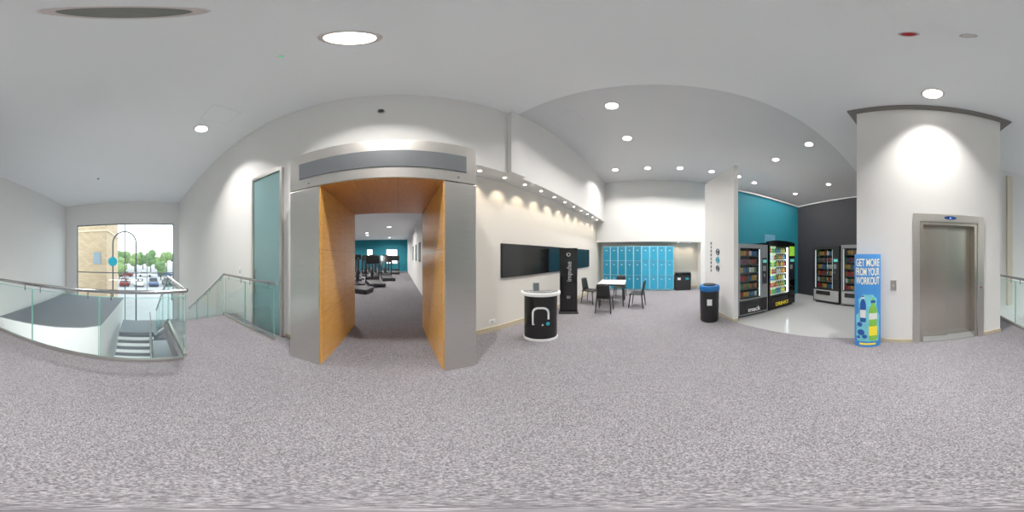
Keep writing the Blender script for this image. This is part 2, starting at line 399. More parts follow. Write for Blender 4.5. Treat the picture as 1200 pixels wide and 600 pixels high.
def spot(x, y, z, energy, tilt, size=70, group='soffit wall washing spots', lab='small recessed wall washing spotlight in the soffit'):
    o = thing('spot_downlight', lab, 'ceiling light', (x, y, z), 0, group)
    obj('trim_ring', B().cyl(0, 0, -.008, 0, .05, 20).mesh(), m_trim, o)
    obj('lens', B().cyl(0, 0, -.011, -.008, .035, 20).mesh(), m_lens, o)
    ld = bpy.data.lights.new('lamp', 'SPOT'); ld.energy = energy; ld.spot_size = radians(size); ld.spot_blend = .8; ld.color = (1, .82, .6); ld.shadow_soft_size = .03
    lo = bpy.data.objects.new('lamp', ld); COL.objects.link(lo); lo.parent = o; lo.location = (0, 0, -.03); lo.rotation_euler = tilt
for i in range(11): spot(1.35+i*.54, 2.47, 3.23, 21, (radians(12), 0, 0), 80)
for y in (-1.15, -1.7): spot(7.62, y, 2.25, 16, (0, radians(-8), 0), 110, 'alcove spotlights', 'small warm recessed spotlight in the alcove soffit')
# added linear fill light, hidden below the hall floor edge to brighten the block
wl = thing('added_fill_light', 'added long linear fill lamp, out of view below the hall floor edge', 'fill light', (-2.15, -1.8, -1.1), -90)
obj('housing', B().box(-2.0, 2.0, -.06, 0, -.06, .06).mesh(smooth=False), m_white, wl, bevel=.01)
obj('diffuser', B().box(-1.96, 1.96, -.066, -.06, -.045, .045).mesh(smooth=False), m_lens, wl)
ld = bpy.data.lights.new('lamp', 'AREA'); ld.shape = 'RECTANGLE'; ld.size = 3.9; ld.size_y = .09; ld.energy = 80
lo = bpy.data.objects.new('lamp', ld); COL.objects.link(lo); lo.parent = wl; lo.location = (0, -.07, 0); lo.rotation_euler = (radians(-90), 0, 0)

# ceiling devices
def device(name, label, cat, px, py, r, mat, h=.05):
    a, b_ = cpos(px, py, CZ-H)
    o = thing(name, label, cat, (a, b_, CZ))
    obj('base', B().cyl(0, 0, -.012, 0, r, 28).mesh(), m_lgrey, o)
    obj('dome', B().lathe([(r*.75, -.012), (r*.72, -h*.7), (r*.5, -h), (r*.1, -h*1.05)]).mesh(), mat, o)
device('smoke_detector', 'red fire alarm beacon on the ceiling', 'alarm', 1065, 40, .05, m_red)
device('motion_sensor', 'small cream round ceiling sensor', 'sensor', 1135, 42, .045, m_trim)
device('indicator_lamp', 'tiny green emergency indicator lamp', 'lamp', 329, 66, .022, m_green, .02)
device('motion_sensor', 'small dark round ceiling sensor', 'sensor', 115, 209, .05, m_blackm)
o = thing('wall_sensor', 'small dark dome sensor high on the wall', 'sensor', (-.24, 2.3, 4.42))
obj('base', B().disc(.06, (0, 0, 0), t=.02).mesh(), m_lgrey, o); obj('dome', B().disc(.04, (0, -.02, 0), t=.03).mesh(), m_blackm, o)
def hatch(px, py, z, mat):
    a, b_ = cpos(px, py, z-H)
    o = thing('ceiling_hatch', 'flush square access hatch in the ceiling', 'hatch', (a, b_, z))
    obj('frame', B().box(-.276, .276, -.276, .276, -.002, 0).mesh(smooth=False), M('hatch_line', (200, 200, 202), .8), o)
    obj('hatch_door', B().box(-.27, .27, -.27, .27, -.004, -.002).mesh(smooth=False), mat, o)
hatch(258, 135, CZ, m_ceil); hatch(665, 140, CZ2, m_ceil2)

# ------------------------------------------------------------------ balustrades
def balustrade(label, p0, p1, panels, z0=0, z1=0):
    p0 = Vector((p0[0], p0[1], 0)); p1 = Vector((p1[0], p1[1], 0)); d = p1-p0; ln = d.length
    o = thing('glass_balustrade', label, 'balustrade', (p0.x, p0.y, 0), math.degrees(atan2(d.y, d.x)), 'glass balustrades around the stairwell')
    def Z(s): return z0 + (z1-z0)*s/ln
    for i in range(panels):
        a = ln*i/panels+.012; b = ln*(i+1)/panels-.012
        obj('glass_panel', B().prism([(a, Z(a)+.05), (b, Z(b)+.05), (b, Z(b)+1.04), (a, Z(a)+1.04)], -.006, .006, 'y').mesh(smooth=False), m_glass, o)
        for q in (a-.006, b):
            obj('glass_edge', B().prism([(q, Z(q)+.05), (q+.006, Z(q+.006)+.05), (q+.006, Z(q+.006)+1.04), (q, Z(q)+1.04)], -.006, .006, 'y').mesh(smooth=False), m_gedge, o)
        obj('top_edge', B().prism([(a, Z(a)+1.04), (b, Z(b)+1.04), (b, Z(b)+1.047), (a, Z(a)+1.047)], -.006, .006, 'y').mesh(smooth=False), m_gedge, o)
        for s in (a+.15, b-.15):
            obj('bracket', B().tube([(s, 0, Z(s)+1.0), (s, -.0, Z(s)+1.1)], .009, 8).mesh(), m_chrome, o)
    obj('base_channel', B().prism([(0, Z(0)+.001), (ln, Z(ln)+.001), (ln, Z(ln)+.05), (0, Z(0)+.05)], -.025, .025, 'y').mesh(smooth=False), m_steelh, o)
    obj('handrail', B().tube([(-.04, 0, Z(0)+1.12), (0, 0, Z(0)+1.12), (ln, 0, Z(ln)+1.12), (ln+.04, 0, Z(ln)+1.12)], .028, 12).mesh(), m_chrome, o)
    return o
balustrade('clear glass balustrade with steel handrail along the stairwell edge', (-2.12, .55), (-2.12, YS+.04), 5)
balustrade('clear glass balustrade beside the stair landing', (-2.2, .6), (-3.66, .6), 1)
balustrade('sloping glass balustrade along the upper stair flight', (-3.76, .6), (-6.95, .6), 3, 0, -1.9)
balustrade('clear glass balustrade in front of the frosted door', (-1.95, 2.05), (-3.66, 2.05), 2)
balustrade('sloping glass balustrade on the wall side of the stair flight', (-3.76, 2.05), (-6.95, 2.05), 3, 0, -1.9)

# stairs
st = thing('staircase', 'stone stair with two flights and a half landing', 'staircase', (-3.7, 1.3, -4.2))
def W(b): me = b.mesh(smooth=False); me.transform(Matrix.Translation((3.7, -1.3, 4.2))); return me
m_tread = M('stair_tread', (120, 126, 134), .6, var=.1, scale=30); m_nose = M('stair_nosing', (230, 234, 234), .5)
b = B(); n = B()
for i in range(11):
    xa = -3.7-.3*i; z = -.175*(i+1); b.box(xa-.3, xa, .66, 1.98, z-.28, z); n.box(xa-.31, xa-.25, .66, 1.98, z, z+.006)
obj('upper_flight', W(b), m_tread, st); obj('nosing', W(n), m_nose, st)['kind'] = 'stuff'
b = B(); n = B()
for i in range(11):
    xa = -7.3+.3*i; z = -2.1-.175*(i+1); b.box(xa, xa+.3, -1.05, .3, z-.28, z); n.box(xa+.2, xa+.31, -1.05, .3, z-.1, z+.008)
obj('lower_flight', W(b), m_tread, st); obj('nosing', W(n), m_nose, st)['kind'] = 'stuff'
obj('half_landing', W(B().prism([(-8.9, -1.05), (-7.3, -1.05), (-7.3, .5), (-7.0, .5), (-7.0, 1.98), (-8.9, 1.98)], -2.35, -2.1)), m_tread, st)
balustrade('glass balustrade beside the lower stair flight', (-7.25, .35), (-4.1, .35), 3, -2.15, -4.02)
# lower block with flat top
bl = thing('entrance_canopy', 'white lower storey block with a mid grey flat top', 'canopy', (-7.0, -3.2, -4.2))
ply = [(-4.25, YS+.01), (-4.5, -3.9), (-4.8, -2.8), (-5.15, -1.95), (-5.5, -1.45), (-9.8, -1.12), (-9.8, YS+.01)]
pl = [(x+7.0, y+3.2) for x, y in ply]
obj('body', B().prism(pl, 0, 3.2).mesh(), m_fascia, bl)
obj('flat_top', B().prism([(x*1.002, y*1.002) for x, y in pl], 3.2, 3.23).mesh(), m_darkgrey, bl)

# ------------------------------------------------------------------ lockers
yy = 2.40; wL = .365; first = {}
for i in range(9):
    mt = m_lockA if i < 5 else m_lockB
    key = i < 5; y = yy - wL*(i+.5)
    if key not in first:
        o = thing('locker', ('deep teal' if key else 'brighter sky blue') + ' three door metal locker column', 'locker', (7.36, y, 0), -90, 'row of lockers')
        bd = B(); bd.box(-wL/2+.002, wL/2-.002, .02, .5, .06, 2.05); bd.box(-wL/2+.02, wL/2-.02, .05, .5, 0, .06)
        obj('body', bd.mesh(smooth=False), m_lockbody, o)
        for k in range(3):
            z0 = .08+k*.655; dr = obj('door', B().box(-wL/2+.024, wL/2-.024, 0, .02, z0, z0+.64).mesh(smooth=False), mt, o, bevel=.004)
            obj('lock', B().disc(.016, (wL/2-.06, 0, z0+.34), t=.012).mesh(), m_chrome, dr)
            v = B()
            for q in range(3): v.box(-.06, .06, -.002, 0, z0+.54+q*.02, z0+.548+q*.02)
            obj('vent', v.mesh(smooth=False), m_grey, dr)['kind'] = 'stuff'
            obj('number_plate', B().box(-.03, .03, -.003, 0, z0+.45, z0+.48).mesh(smooth=False), m_white, dr)
        first[key] = o
    else: copy_thing(first[key], (7.36, y, 0))

# ------------------------------------------------------------------ black wall board, tower, counter
o = thing('wall_board', 'long glossy black wall panel', 'board', (4.15, 2.7, 1.16))
obj('panel', B().box(-2.18, 2.18, -.04, 0, 0, .69).mesh(smooth=False), m_black, o, bevel=.004)
obj('frame_edge', B().box(-2.19, 2.19, -.025, 0, -.01, .70).mesh(smooth=False), m_blackm, o)

def arcpoint(s, a, b_):
    t = 0; step = .002; acc = 0; sg = 1 if s >= 0 else -1
    while acc < abs(s) and t < pi/2:
        acc += sqrt((a*cos(t))**2+(b_*sin(t))**2)*step; t += step
    t *= sg
    nrm = Vector((sin(t)/a, -cos(t)/b_, 0)).normalized()
    return Vector((a*sin(t), -b_*cos(t), 0)), nrm
def bend(me, a, b_, off=.004):
    for v in me.vertices:
        p, nn = arcpoint(v.co.x, a, b_); q = p + nn*(off+v.co.z); v.co = (q.x, q.y, v.co.y)
    return me
def stroke(pts, wd, closed=False):
    b = B(); L_ = []; R_ = []; N = len(pts)
    for i, p in enumerate(pts):
        a = Vector(pts[(i-1) % N] if closed else pts[max(0, i-1)]); c = Vector(pts[(i+1) % N] if closed else pts[min(N-1, i+1)]); t = (c-a).normalized(); nn = Vector((-t.y, t.x))
        L_.append(b.bm.verts.new((p[0]+nn.x*wd/2, p[1]+nn.y*wd/2, 0))); R_.append(b.bm.verts.new((p[0]-nn.x*wd/2, p[1]-nn.y*wd/2, 0)))
    for i in range(N if closed else N-1): b.bm.faces.new([L_[i], R_[i], R_[(i+1) % N], L_[(i+1) % N]])
    return b.mesh(smooth=False)
def flat_grid(x0, x1, y0, y1, nx=16, shape=None):
    b = B(); cols = []
    for i in range(nx+1):
        x = x0+(x1-x0)*i/nx; lo, hi = (y0, y1) if shape is None else shape(x)
        cols.append((b.bm.verts.new((x, lo, 0)), b.bm.verts.new((x, hi, 0))))
    for i in range(nx): b.bm.faces.new([cols[i][0], cols[i+1][0], cols[i+1][1], cols[i][1]])
    return b.mesh(smooth=False)
def prof_grid(cx, prof, nx=8):   # prof: list of (half width, height)
    b = B(); rows = [[b.bm.verts.new((cx-w_+2*w_*i/nx, z, 0)) for i in range(nx+1)] for w_, z in prof]
    for r in range(len(rows)-1):
        for i in range(nx): b.bm.faces.new([rows[r][i], rows[r][i+1], rows[r+1][i+1], rows[r+1][i]])
    return b.mesh(smooth=False)

pc = thing('promotion_counter', 'curved black promotional counter with white top and white outline logo', 'counter', (2.27, 1.90, 0), -50)
def halfell(a, b_, back, n=28):
    return [(a*sin(t), -b_*cos(t)) for t in [(-pi/2+pi*i/n) for i in range(n+1)]] + [(a, back), (-a, back)]
obj('plinth', B().prism(halfell(.31, .21, .02), 0, .05).mesh(), m_white, pc)
obj('body', B().prism(halfell(.30, .20, .02), .05, .90).mesh(), m_black, pc)
obj('counter_top', B().prism(halfell(.36, .26, .06), .90, .955).mesh(), m_white, pc, bevel=.006)
obj('top_inlay', B().prism(halfell(.32, .22, .04), .955, .957).mesh(smooth=False), m_grey, pc)
# rounded outline with a squared lower-left corner and a small gap by the dot at lower right
hw, hh_, rr_ = .135, .165, .10
path = [(.045, -hh_), (-hw, -hh_), (-hw, hh_-rr_)]
for k in range(1, 10): t = pi - k*pi/2/9; path.append((-hw+rr_+rr_*cos(t), hh_-rr_+rr_*sin(t)))
for k in range(0, 10): t = pi/2 - k*pi/2/9; path.append((hw-rr_+rr_*cos(t), hh_-rr_+rr_*sin(t)))
path += [(hw, -.06)]
me = stroke(path, .034); bend(me, .30, .20); me.transform(Matrix.Translation((0, 0, .52)))
obj('logo', me, m_white, pc)
dm = prof_grid(.125, [(max(.001, .036*cos(t)), -.145+.036*sin(t)) for t in [-pi/2+pi*k/12 for k in range(13)]], 6); bend(dm, .30, .20); dm.transform(Matrix.Translation((0, 0, .52)))
obj('logo_dot', dm, m_teald, pc)
q = thing('leaflet_holder', 'small white framed leaflet stand on the counter', 'leaflet holder', (2.20, 1.95, .9575), -42)
obj('frame', B().prism([(-.05, 0), (.05, 0), (.015, .17), (0, .17)], -.06, .06, 'x').mesh(smooth=False), m_lgrey, q)
obj('leaflet', B().box(-.05, .05, -.004, 0, 0, .14).mesh(smooth=False), M('leaflet_print', (70, 80, 84), .5, var=.8, scale=60), q, (0, -.048, .015), (radians(-16), 0, 0))
for k, (a, b_) in enumerate(((.14, -.03), (-.17, -.04))):
    R = Matrix.Rotation(radians(-50), 3, 'Z') @ Vector((a, b_, 0))
    o = thing('leaflet_stack', 'small stack of printed leaflets on the counter top', 'leaflets', (2.27+R.x, 1.90+R.y, .9575), -40-k*20, 'leaflet stacks on the counter')
    obj('pages', B().box(-.05, .05, -.035, .035, 0, .012).mesh(smooth=False), m_white, o)
    obj('cover', B().box(-.05, .05, -.035, .035, .012, .014).mesh(smooth=False), M('leaflet_print', (70, 80, 84), .5, var=.8, scale=60), o)

tw = thing('banner_tower', 'tall glossy black display tower with white vertical lettering', 'display stand', (3.86, 2.24, 0), -60)
obj('foot', B().box(-.26, .26, -.17, .17, 0, .04).mesh(smooth=False), m_blackm, tw, bevel=.01)
obj('panel', B().box(-.24, .24, -.05, .05, .04, 1.82).mesh(smooth=False), m_black, tw, bevel=.01)
text(tw, 'lettering', 'impulse', .18, (.02, -.054, 1.18), m_lgrey, (pi/2, -pi/2, 0))
ring = [(.045*cos(2*pi*k/24), -.056, 1.64+.045*sin(2*pi*k/24)) for k in range(24)]
obj('ring_logo', B().tube(ring, .006, 6, True).mesh(), m_white, tw)
obj('keypad', B().box(-.05, .05, -.056, -.05, .42, .5).mesh(smooth=False), m_grey, tw)

def wallplate(name, label, cat, loc, rz, w_=.08, h_=.08, mat=m_white):
    o = thing(name, label, cat, loc, rz)
    obj('plate', B().box(-w_/2, w_/2, -.012, 0, 0, h_).mesh(smooth=False), mat, o, bevel=.003)
    obj('insert', B().box(-w_/4, w_/4, -.016, -.012, h_*.25, h_*.7).mesh(smooth=False), m_lgrey, o)
wallplate('wall_socket', 'white double wall socket above the skirting', 'socket', (1.75, 2.7, .2), 0, .14, .08)
wallplate('call_point', 'small white control box on the wall', 'control box', (-3.35, 2.3, 1.1), 0, .12, .22)
wallplate('light_switch', 'white light switch plate', 'switch', (1.35, 2.7, 1.2), 0)

# ------------------------------------------------------------------ table and chairs
t_ = thing('cafe_table', 'square white topped cafe table with black legs', 'table', (5.2, 1.35, 0), 8)
obj('table_top', B().box(-.42, .42, -.42, .42, .72, .75).mesh(smooth=False), m_white, t_, bevel=.008)
obj('apron', B().box(-.36, .36, -.36, .36, .67, .72).mesh(smooth=False), m_blackm, t_)
for sx in (-1, 1):
    for sy in (-1, 1): obj('leg', B().tube([(sx*.36, sy*.36, 0), (sx*.34, sy*.34, .7)], .02, 10).mesh(), m_blackm, t_)
ch = thing('cafe_chair', 'black moulded plastic chair at the white table', 'chair', (4.33, 1.36, 0), 0, 'chairs around the cafe table')
sb = B(); nx, ny = 8, 8; g_ = {}
for i in range(nx+1):
    for j in range(ny+1):
        u = -1+2*i/nx; v = -1+2*j/ny; wd = .22-.02*(v > 0)*v
        g_[i, j] = sb.bm.verts.new((u*wd, v*.21, .45-.02*(1-u*u)*(1-v*v)+(.0 if v > -.8 else -.012)))
for i in range(nx):
    for j in range(ny): sb.bm.faces.new([g_[i, j], g_[i+1, j], g_[i+1, j+1], g_[i, j+1]])
s_ = obj('seat', sb.mesh(), m_blackm, ch); s_.modifiers.new('t', 'SOLIDIFY').thickness = .025
sb = B(); g_ = {}
for i in range(nx+1):
    for j in range(7):
        u = -1+2*i/nx; v = j/6
        g_[i, j] = sb.bm.verts.new((u*(.2-.025*v), .2+.07*v-.03*u*u+.0, .45+.40*v*(1-.06*u*u)))
for i in range(nx):
    for j in range(6): sb.bm.faces.new([g_[i, j], g_[i+1, j], g_[i+1, j+1], g_[i, j+1]])
s_ = obj('backrest', sb.mesh(), m_blackm, ch); s_.modifiers.new('t', 'SOLIDIFY').thickness = .018
for sx in (-1, 1):
    for sy in (-1, 1): obj('leg', B().tube([(sx*.18, sy*.17, .43), (sx*.215, sy*.22, 0)], [.02, .014], 10).mesh(), m_blackm, ch)
ch.rotation_euler = (0, 0, radians(95))
copy_thing(ch, (5.05, 2.1, 0), -5); copy_thing(ch, (5.0, .52, 0), 172); copy_thing(ch, (6.03, 1.28, 0), -88)

# ------------------------------------------------------------------ bins
bn = thing('litter_bin', 'round black litter bin with a bright blue rim lid', 'bin', (3.66, -1.29, 0), -109)
obj('body', B().lathe([(.20, 0), (.215, .03), (.23, .76), (.235, .78)]).mesh(), m_blackm, bn)
obj('lid', B().lathe([(.24, .78), (.245, .80), (.245, .87), (.23, .90), (.15, .905)]).mesh(), m_blue, bn)
obj('opening', B().lathe([(.15, .905), (.145, .93), (.11, .935)]).mesh(), m_blackm, bn)
me = flat_grid(-.055, .055, .45, .6, 8); bend(me, .226, .226, .003); obj('sticker', me, m_white, bn)
o = thing('recycling_bin', 'wide black twin recycling bin with small labels', 'bin', (7.55, -1.32, 0), -90)
obj('body', B().prism([(-.36, 0), (.36, 0), (.38, .72), (-.38, .72)], -.2, .2, 'y').mesh(smooth=False), m_blackm, o, bevel=.01)
for sx in (-.19, .19):
    obj('lid', B().prism([(sx-.185, .72), (sx+.185, .72), (sx+.17, .84), (sx-.17, .84)], -.21, .21, 'y').mesh(smooth=False), m_black, o, bevel=.012)
    obj('sticker', B().box(sx-.07, sx+.07, -.205, -.2, .5, .6).mesh(smooth=False), m_white if sx < 0 else m_teald, o)

# ------------------------------------------------------------------ vending machines
MC = [M('pack_%d' % i, c_, .4, var=.3, scale=30) for i, c_ in enumerate([(170, 40, 40), (196, 146, 50), (60, 100, 150), (210, 206, 196), (66, 116, 74), (116, 60, 104), (176, 96, 50), (110, 80, 60)])]
MB = [M('drink_%d' % i, c_, .25, var=.15, scale=20) for i, c_ in enumerate([(240, 140, 30), (60, 190, 80), (60, 150, 230), (230, 220, 60), (220, 60, 60), (235, 240, 245)])]
def vending(label, loc, rz, Wd, D, Ht, bodymat, doormat, lowmat, glow, items, rows, cols, low=.5, kind='snack', side=.22, shelfmat=m_lgrey, innermat=m_lgrey):
    o = thing('vending_machine', label, 'vending machine', loc, rz, 'vending machines')
    h = Wd/2; wx = h-side
    b = B(); b.box(-h, -h+.04, .04, D, .05, Ht); b.box(wx, h, .04, D, .05, Ht); b.box(-h+.04, wx, D-.04, D, .05, Ht); b.box(-h+.04, wx, .04, D-.04, Ht-.08, Ht); b.box(-h+.04, wx, .04, D-.04, .05, low)
    b.box(-h+.05, h-.05, .08, D-.05, 0, .05)
    obj('body', b.mesh(smooth=False), bodymat, o, bevel=.004)
    obj('liner', B().box(-h+.045, wx-.005, D-.25, D-.24, low, Ht-.085).mesh(smooth=False), innermat, o)
    b = B(); b.box(-h, -h+.05, 0, .038, .06, Ht); b.box(wx, h, 0, .038, .06, Ht); b.box(-h+.05, wx, 0, .038, Ht-.1, Ht); b.box(-h+.05, wx, 0, .038, .06, low)
    dr = obj('door', b.mesh(smooth=False), doormat, o, bevel=.004)
    obj('glass_panel', B().box(-h+.05, wx, .012, .018, low, Ht-.1).mesh(smooth=False), m_glass, dr)
    obj('lower_panel', B().box(-h+.03, h-.03, -.006, 0, .1, low-.03).mesh(smooth=False), lowmat, dr, bevel=.002)
    obj('delivery_flap', B().box(-h+.12, wx-.08, -.014, -.006, low-.2, low-.06).mesh(smooth=False), m_blackm, dr, bevel=.004)
    cpn = obj('control_panel', B().box(wx+.03, h-.03, -.01, 0, .85, 1.55).mesh(smooth=False), M('control_panel_'+kind, (40, 42, 46) if kind != 'drink' else (20, 24, 30), .3), dr)
    obj('display', B().box(wx+.05, h-.05, -.014, -.01, 1.42, 1.5).mesh(smooth=False), M('display', (90, 200, 190), .3, emit=.4), cpn)
    kp = B()
    for a in range(3):
        for c_ in range(4): kp.box(wx+.05+a*.035, wx+.075+a*.035, -.016, -.01, 1.2+c_*.035, 1.225+c_*.035)
    obj('keypad', kp.mesh(smooth=False), m_lgrey, cpn)['kind'] = 'stuff'
    obj('coin_slot', B().box(wx+.07, wx+.11, -.018, -.01, 1.04, 1.12).mesh(smooth=False), m_chrome, cpn)
    obj('light_strip', B().box(-h+.06, -h+.075, .045, .07, low+.02, Ht-.12).mesh(smooth=False), M('strip_%s' % kind, (240, 248, 255), .5, emit=glow), o)
    obj('light_strip', B().box(wx-.03, wx-.015, .045, .07, low+.02, Ht-.12).mesh(smooth=False), M('strip_%s' % kind, (240, 248, 255), .5, emit=glow), o)
    hh = (Ht-.1-low)/rows; R = Matrix.Rotation(radians(rz), 4, 'Z')
    for r in range(rows):
        z = low+.005+r*hh
        obj('shelf', B().box(-h+.045, wx-.006, .1, D-.26, z, z+.012).mesh(smooth=False), shelfmat, o)
        obj('price_rail', B().box(-h+.045, wx-.006, .09, .1, z-.012, z+.02).mesh(smooth=False), m_white if kind == 'drink' else m_dkmetal, o)
        span = (wx-.02)-(-h+.07); cw = span/cols
        for c_ in range(cols):
            x = -h+.07+cw*(c_+.5)
            tpl = items[(r*3+c_//2+(r*c_) % 3) % len(items)]
            it = tpl.copy(); COL.objects.link(it)
            it.location = Vector(loc)+R @ Vector((x, .17, z+.0125)); it.rotation_euler = (0, 0, radians(rz))
            it.scale = (min(1, cw/.1, (hh-.03)/.16),)*3
    return o, dr, wx
def packet(mat):
    b = B(); n_ = 6
    for sgn in (-1, 1):
        grid = [[b.bm.verts.new((-.045+.09*i/n_, sgn*.022*sin(pi*i/n_)*sin(pi*j/n_)**.5, .15*j/n_)) for j in range(n_+1)] for i in range(n_+1)]
        for i in range(n_):
            for j in range(n_): b.bm.faces.new([grid[i][j], grid[i+1][j], grid[i+1][j+1], grid[i][j+1]])
    bmesh.ops.remove_doubles(b.bm, verts=b.bm.verts, dist=.0001)
    me = b.mesh(); me.materials.append(mat); return me
def bottle(mat):
    b = B().lathe([(.03, 0), (.036, .01), (.036, .06), (.032, .07), (.036, .08), (.036, .12), (.014, .145), (.014, .15), (.018, .151), (.018, .162), (.015, .164)], 14)
    me = b.mesh(); me.materials.append(mat); me.materials.append(m_white)
    for p in me.polygons:
        if p.center.z > .148 or .07 < p.center.z < .085: p.material_index = 1
    return me
def template(name, me, label, cat, group):
    o = bpy.data.objects.new(name, me); return tag(o, label, cat, group)
cn = ['red', 'yellow', 'blue', 'white', 'green', 'purple', 'orange', 'brown']
packs = [template('snack_packet', packet(m), cn[i]+' snack packet on a vending machine shelf', 'snack packet', 'snacks in the vending machines') for i, m in enumerate(MC)]
bn_ = ['orange', 'green', 'blue', 'yellow', 'red', 'clear']
bots = [template('drink_bottle', bottle(m), bn_[i]+' drink bottle on a lit vending machine shelf', 'bottle', 'drinks in the vending machine') for i, m in enumerate(MB)]

v1, d1, wx1 = vending('silver grey fronted snack vending machine beside the white partition', (3.42, -2.40, 0), -90, .92, .8, 1.9, m_black, m_silver, m_black, 1.2, packs, 6, 7, shelfmat=m_grey, innermat=m_blackm)
text(d1, 'lettering', 'snack', .17, (0, -.02, .2), m_white, bold=.002)
v2, d2, wx2 = vending('black drinks vending machine with a brightly lit glass front', (3.44, -3.47, 0), -90, 1.1, .85, 1.98, m_black, m_black, m_black, 11, bots, 7, 8, .45, 'drink', .28, shelfmat=m_white, innermat=M('lit_liner', (215, 250, 190), .4, emit=.7, var=.1))
obj('header', B().prism([(-.55, 0), (.55, 0), (.55, .03)]+[(.5*cos(pi*k/12), .03+.05*sin(pi*k/12)) for k in range(1, 12)]+[(-.55, .03)], .0, .12, 'y').mesh(smooth=False), m_black, v2, (0, 0, 1.98))
m_yel = M('yellow_print', (245, 220, 40), .4, emit=.1)
text(d2, 'lettering', 'DRINKS', .15, (-.05, -.02, .17), m_yel, bold=.003)
obj('side_graphic', B().box(wx2+.02, wx2+.25, -.012, -.0, 1.6, 1.9).mesh(smooth=False), M('lime_print', (150, 210, 50), .4, var=.5, scale=14, emit=.3), d2)
v3, d3, wx3 = vending('grey and black vending machine against the charcoal wall', (2.64, -4.62, 0), 180, .98, .62, 1.92, m_blackm, m_blackm, m_lgrey, .5, packs, 6, 7, .5, 'cold', .24, shelfmat=m_dkmetal, innermat=m_black)
v4, d4, wx4 = vending('dark glass fronted vending machine next to the lift shaft', (1.60, -4.62, 0), 180, .98, .62, 1.94, m_blackm, m_silver, m_lgrey, .5, packs, 6, 7, .5, 'cold', .24, shelfmat=m_dkmetal, innermat=m_black)
for t in packs+bots: bpy.data.objects.remove(t)
o = thing('sign_board', 'small pale blue printed sign on top of the machine', 'sign', (3.72, -3.2, 1.981), -90)
obj('board', B().box(-.2, .2, -.01, .01, 0, .26).mesh(smooth=False), M('sky_print', (110, 175, 205), .4, var=.5, scale=20), o, bevel=.003)
obj('foot', B().box(-.12, .12, -.05, .05, 0, .012).mesh(smooth=False), m_grey, o)

# partition decals
pd = thing('wall_decal', 'compact cluster of dark round and square icons printed on the partition', 'wall sign', (4.0, -1.6443, 1.15), 180+8.8)
m_dk = M('dark_print', (66, 74, 84), .5)
for k in range(3):
    z = .12+k*.22
    rr = [(.075*cos(2*pi*j/24), -.006, z+.075*sin(2*pi*j/24)) for j in range(24)]
    obj('icon', B().tube(rr, .012, 6, True).mesh(), m_teald if k == 1 else m_dk, pd)
    obj('icon_centre', B().disc(.04, (0, -.001, z)).mesh(), m_teald if k == 1 else m_dk, pd)
for k in range(8):
    obj('print_square', B().box(-.40, -.33, -.004, 0, .0+k*.11, .08+k*.11).mesh(smooth=False), m_dk if k % 3 else m_grey, pd)

# ------------------------------------------------------------------ workout totem
A_, Bb = .215, .12
tt = thing('advertising_totem', 'blue elliptical cardboard advertising totem with cream lettering and sports bottles', 'advertising stand', (.69, -2.585, 0), 195)
m_tb = M('totem_blue', (50, 128, 202), .45, var=.2, scale=4)
m_cream = M('cream_print', (250, 244, 214), .4)
obj('column', B().lathe([(1, 0), (1, 1.62), (.97, 1.63)], 48, A_, Bb).mesh(), m_tb, tt)
def tb(name, me, z, mat, off=.003):
    bend(me, A_, Bb, off); me.transform(Matrix.Translation((0, 0, z))); me.materials.clear(); return obj(name, me, mat, tt)
for i, (s, ft) in enumerate([('GET MORE', .39), ('FROM YOUR', .39), ('WORKOUT', .39)]):
    tb('lettering', text_mesh(s, .165, .0005, bold=.003, fit=ft), 1.49-.145*i, m_cream)
tb('yellow_band', flat_grid(-.13, .13, .05, .085, 16), 0, m_yel, .002)
m_sb = M('splash_print', (110, 200, 232), .4, var=.5); m_nb = M('navy_print', (20, 76, 160), .4)
tb('splash', prof_grid(0, [(.17, .12), (.2, .25), (.19, .4), (.2, .6), (.14, .8), (.15, .9), (.08, .98)], 14), 0, m_sb, .0015)
for cx, cz, r in ((-.11, .30, .06), (-.13, .45, .045), (-.05, .22, .04), (-.15, .20, .03)):
    tb('droplet_print', prof_grid(cx, [(max(.001, r*cos(t)), cz+r*sin(t)) for t in [-pi/2+pi*k/10 for k in range(11)]], 6), 0, m_nb, .0035)
bp_ = [(.05, 0), (.06, .02), (.062, .22), (.05, .27), (.062, .32), (.062, .44), (.05, .5), (.026, .55), (.026, .57), (.034, .575), (.034, .61), (.014, .62), (.014, .65)]
tb('bottle_print', prof_grid(-.075, [(w_*.8, .5+z*.72) for w_, z in bp_]), 0, m_nb, .0035)
tb('bottle_label', prof_grid(-.075, [(.045, .58), (.045, .72)]), 0, m_white, .0045)
tb('bottle_cap', prof_grid(-.075, [(.028, .91), (.028, .94)]), 0, m_white, .0045)
tb('bottle_print', prof_grid(.085, [(w_*1.1, .14+z*1.22) for w_, z in bp_]), 0, M('bottle_print_green', (128, 196, 70), .3, var=.3), .0035)
tb('bottle_label', prof_grid(.085, [(.066, .24), (.066, .42)]), 0, m_yel, .0045)
tb('bottle_label', prof_grid(.085, [(.066, .55), (.066, .66)]), 0, m_white, .0045)
tb('bottle_cap', prof_grid(.085, [(.038, .84), (.038, .885)]), 0, m_nb, .0045)

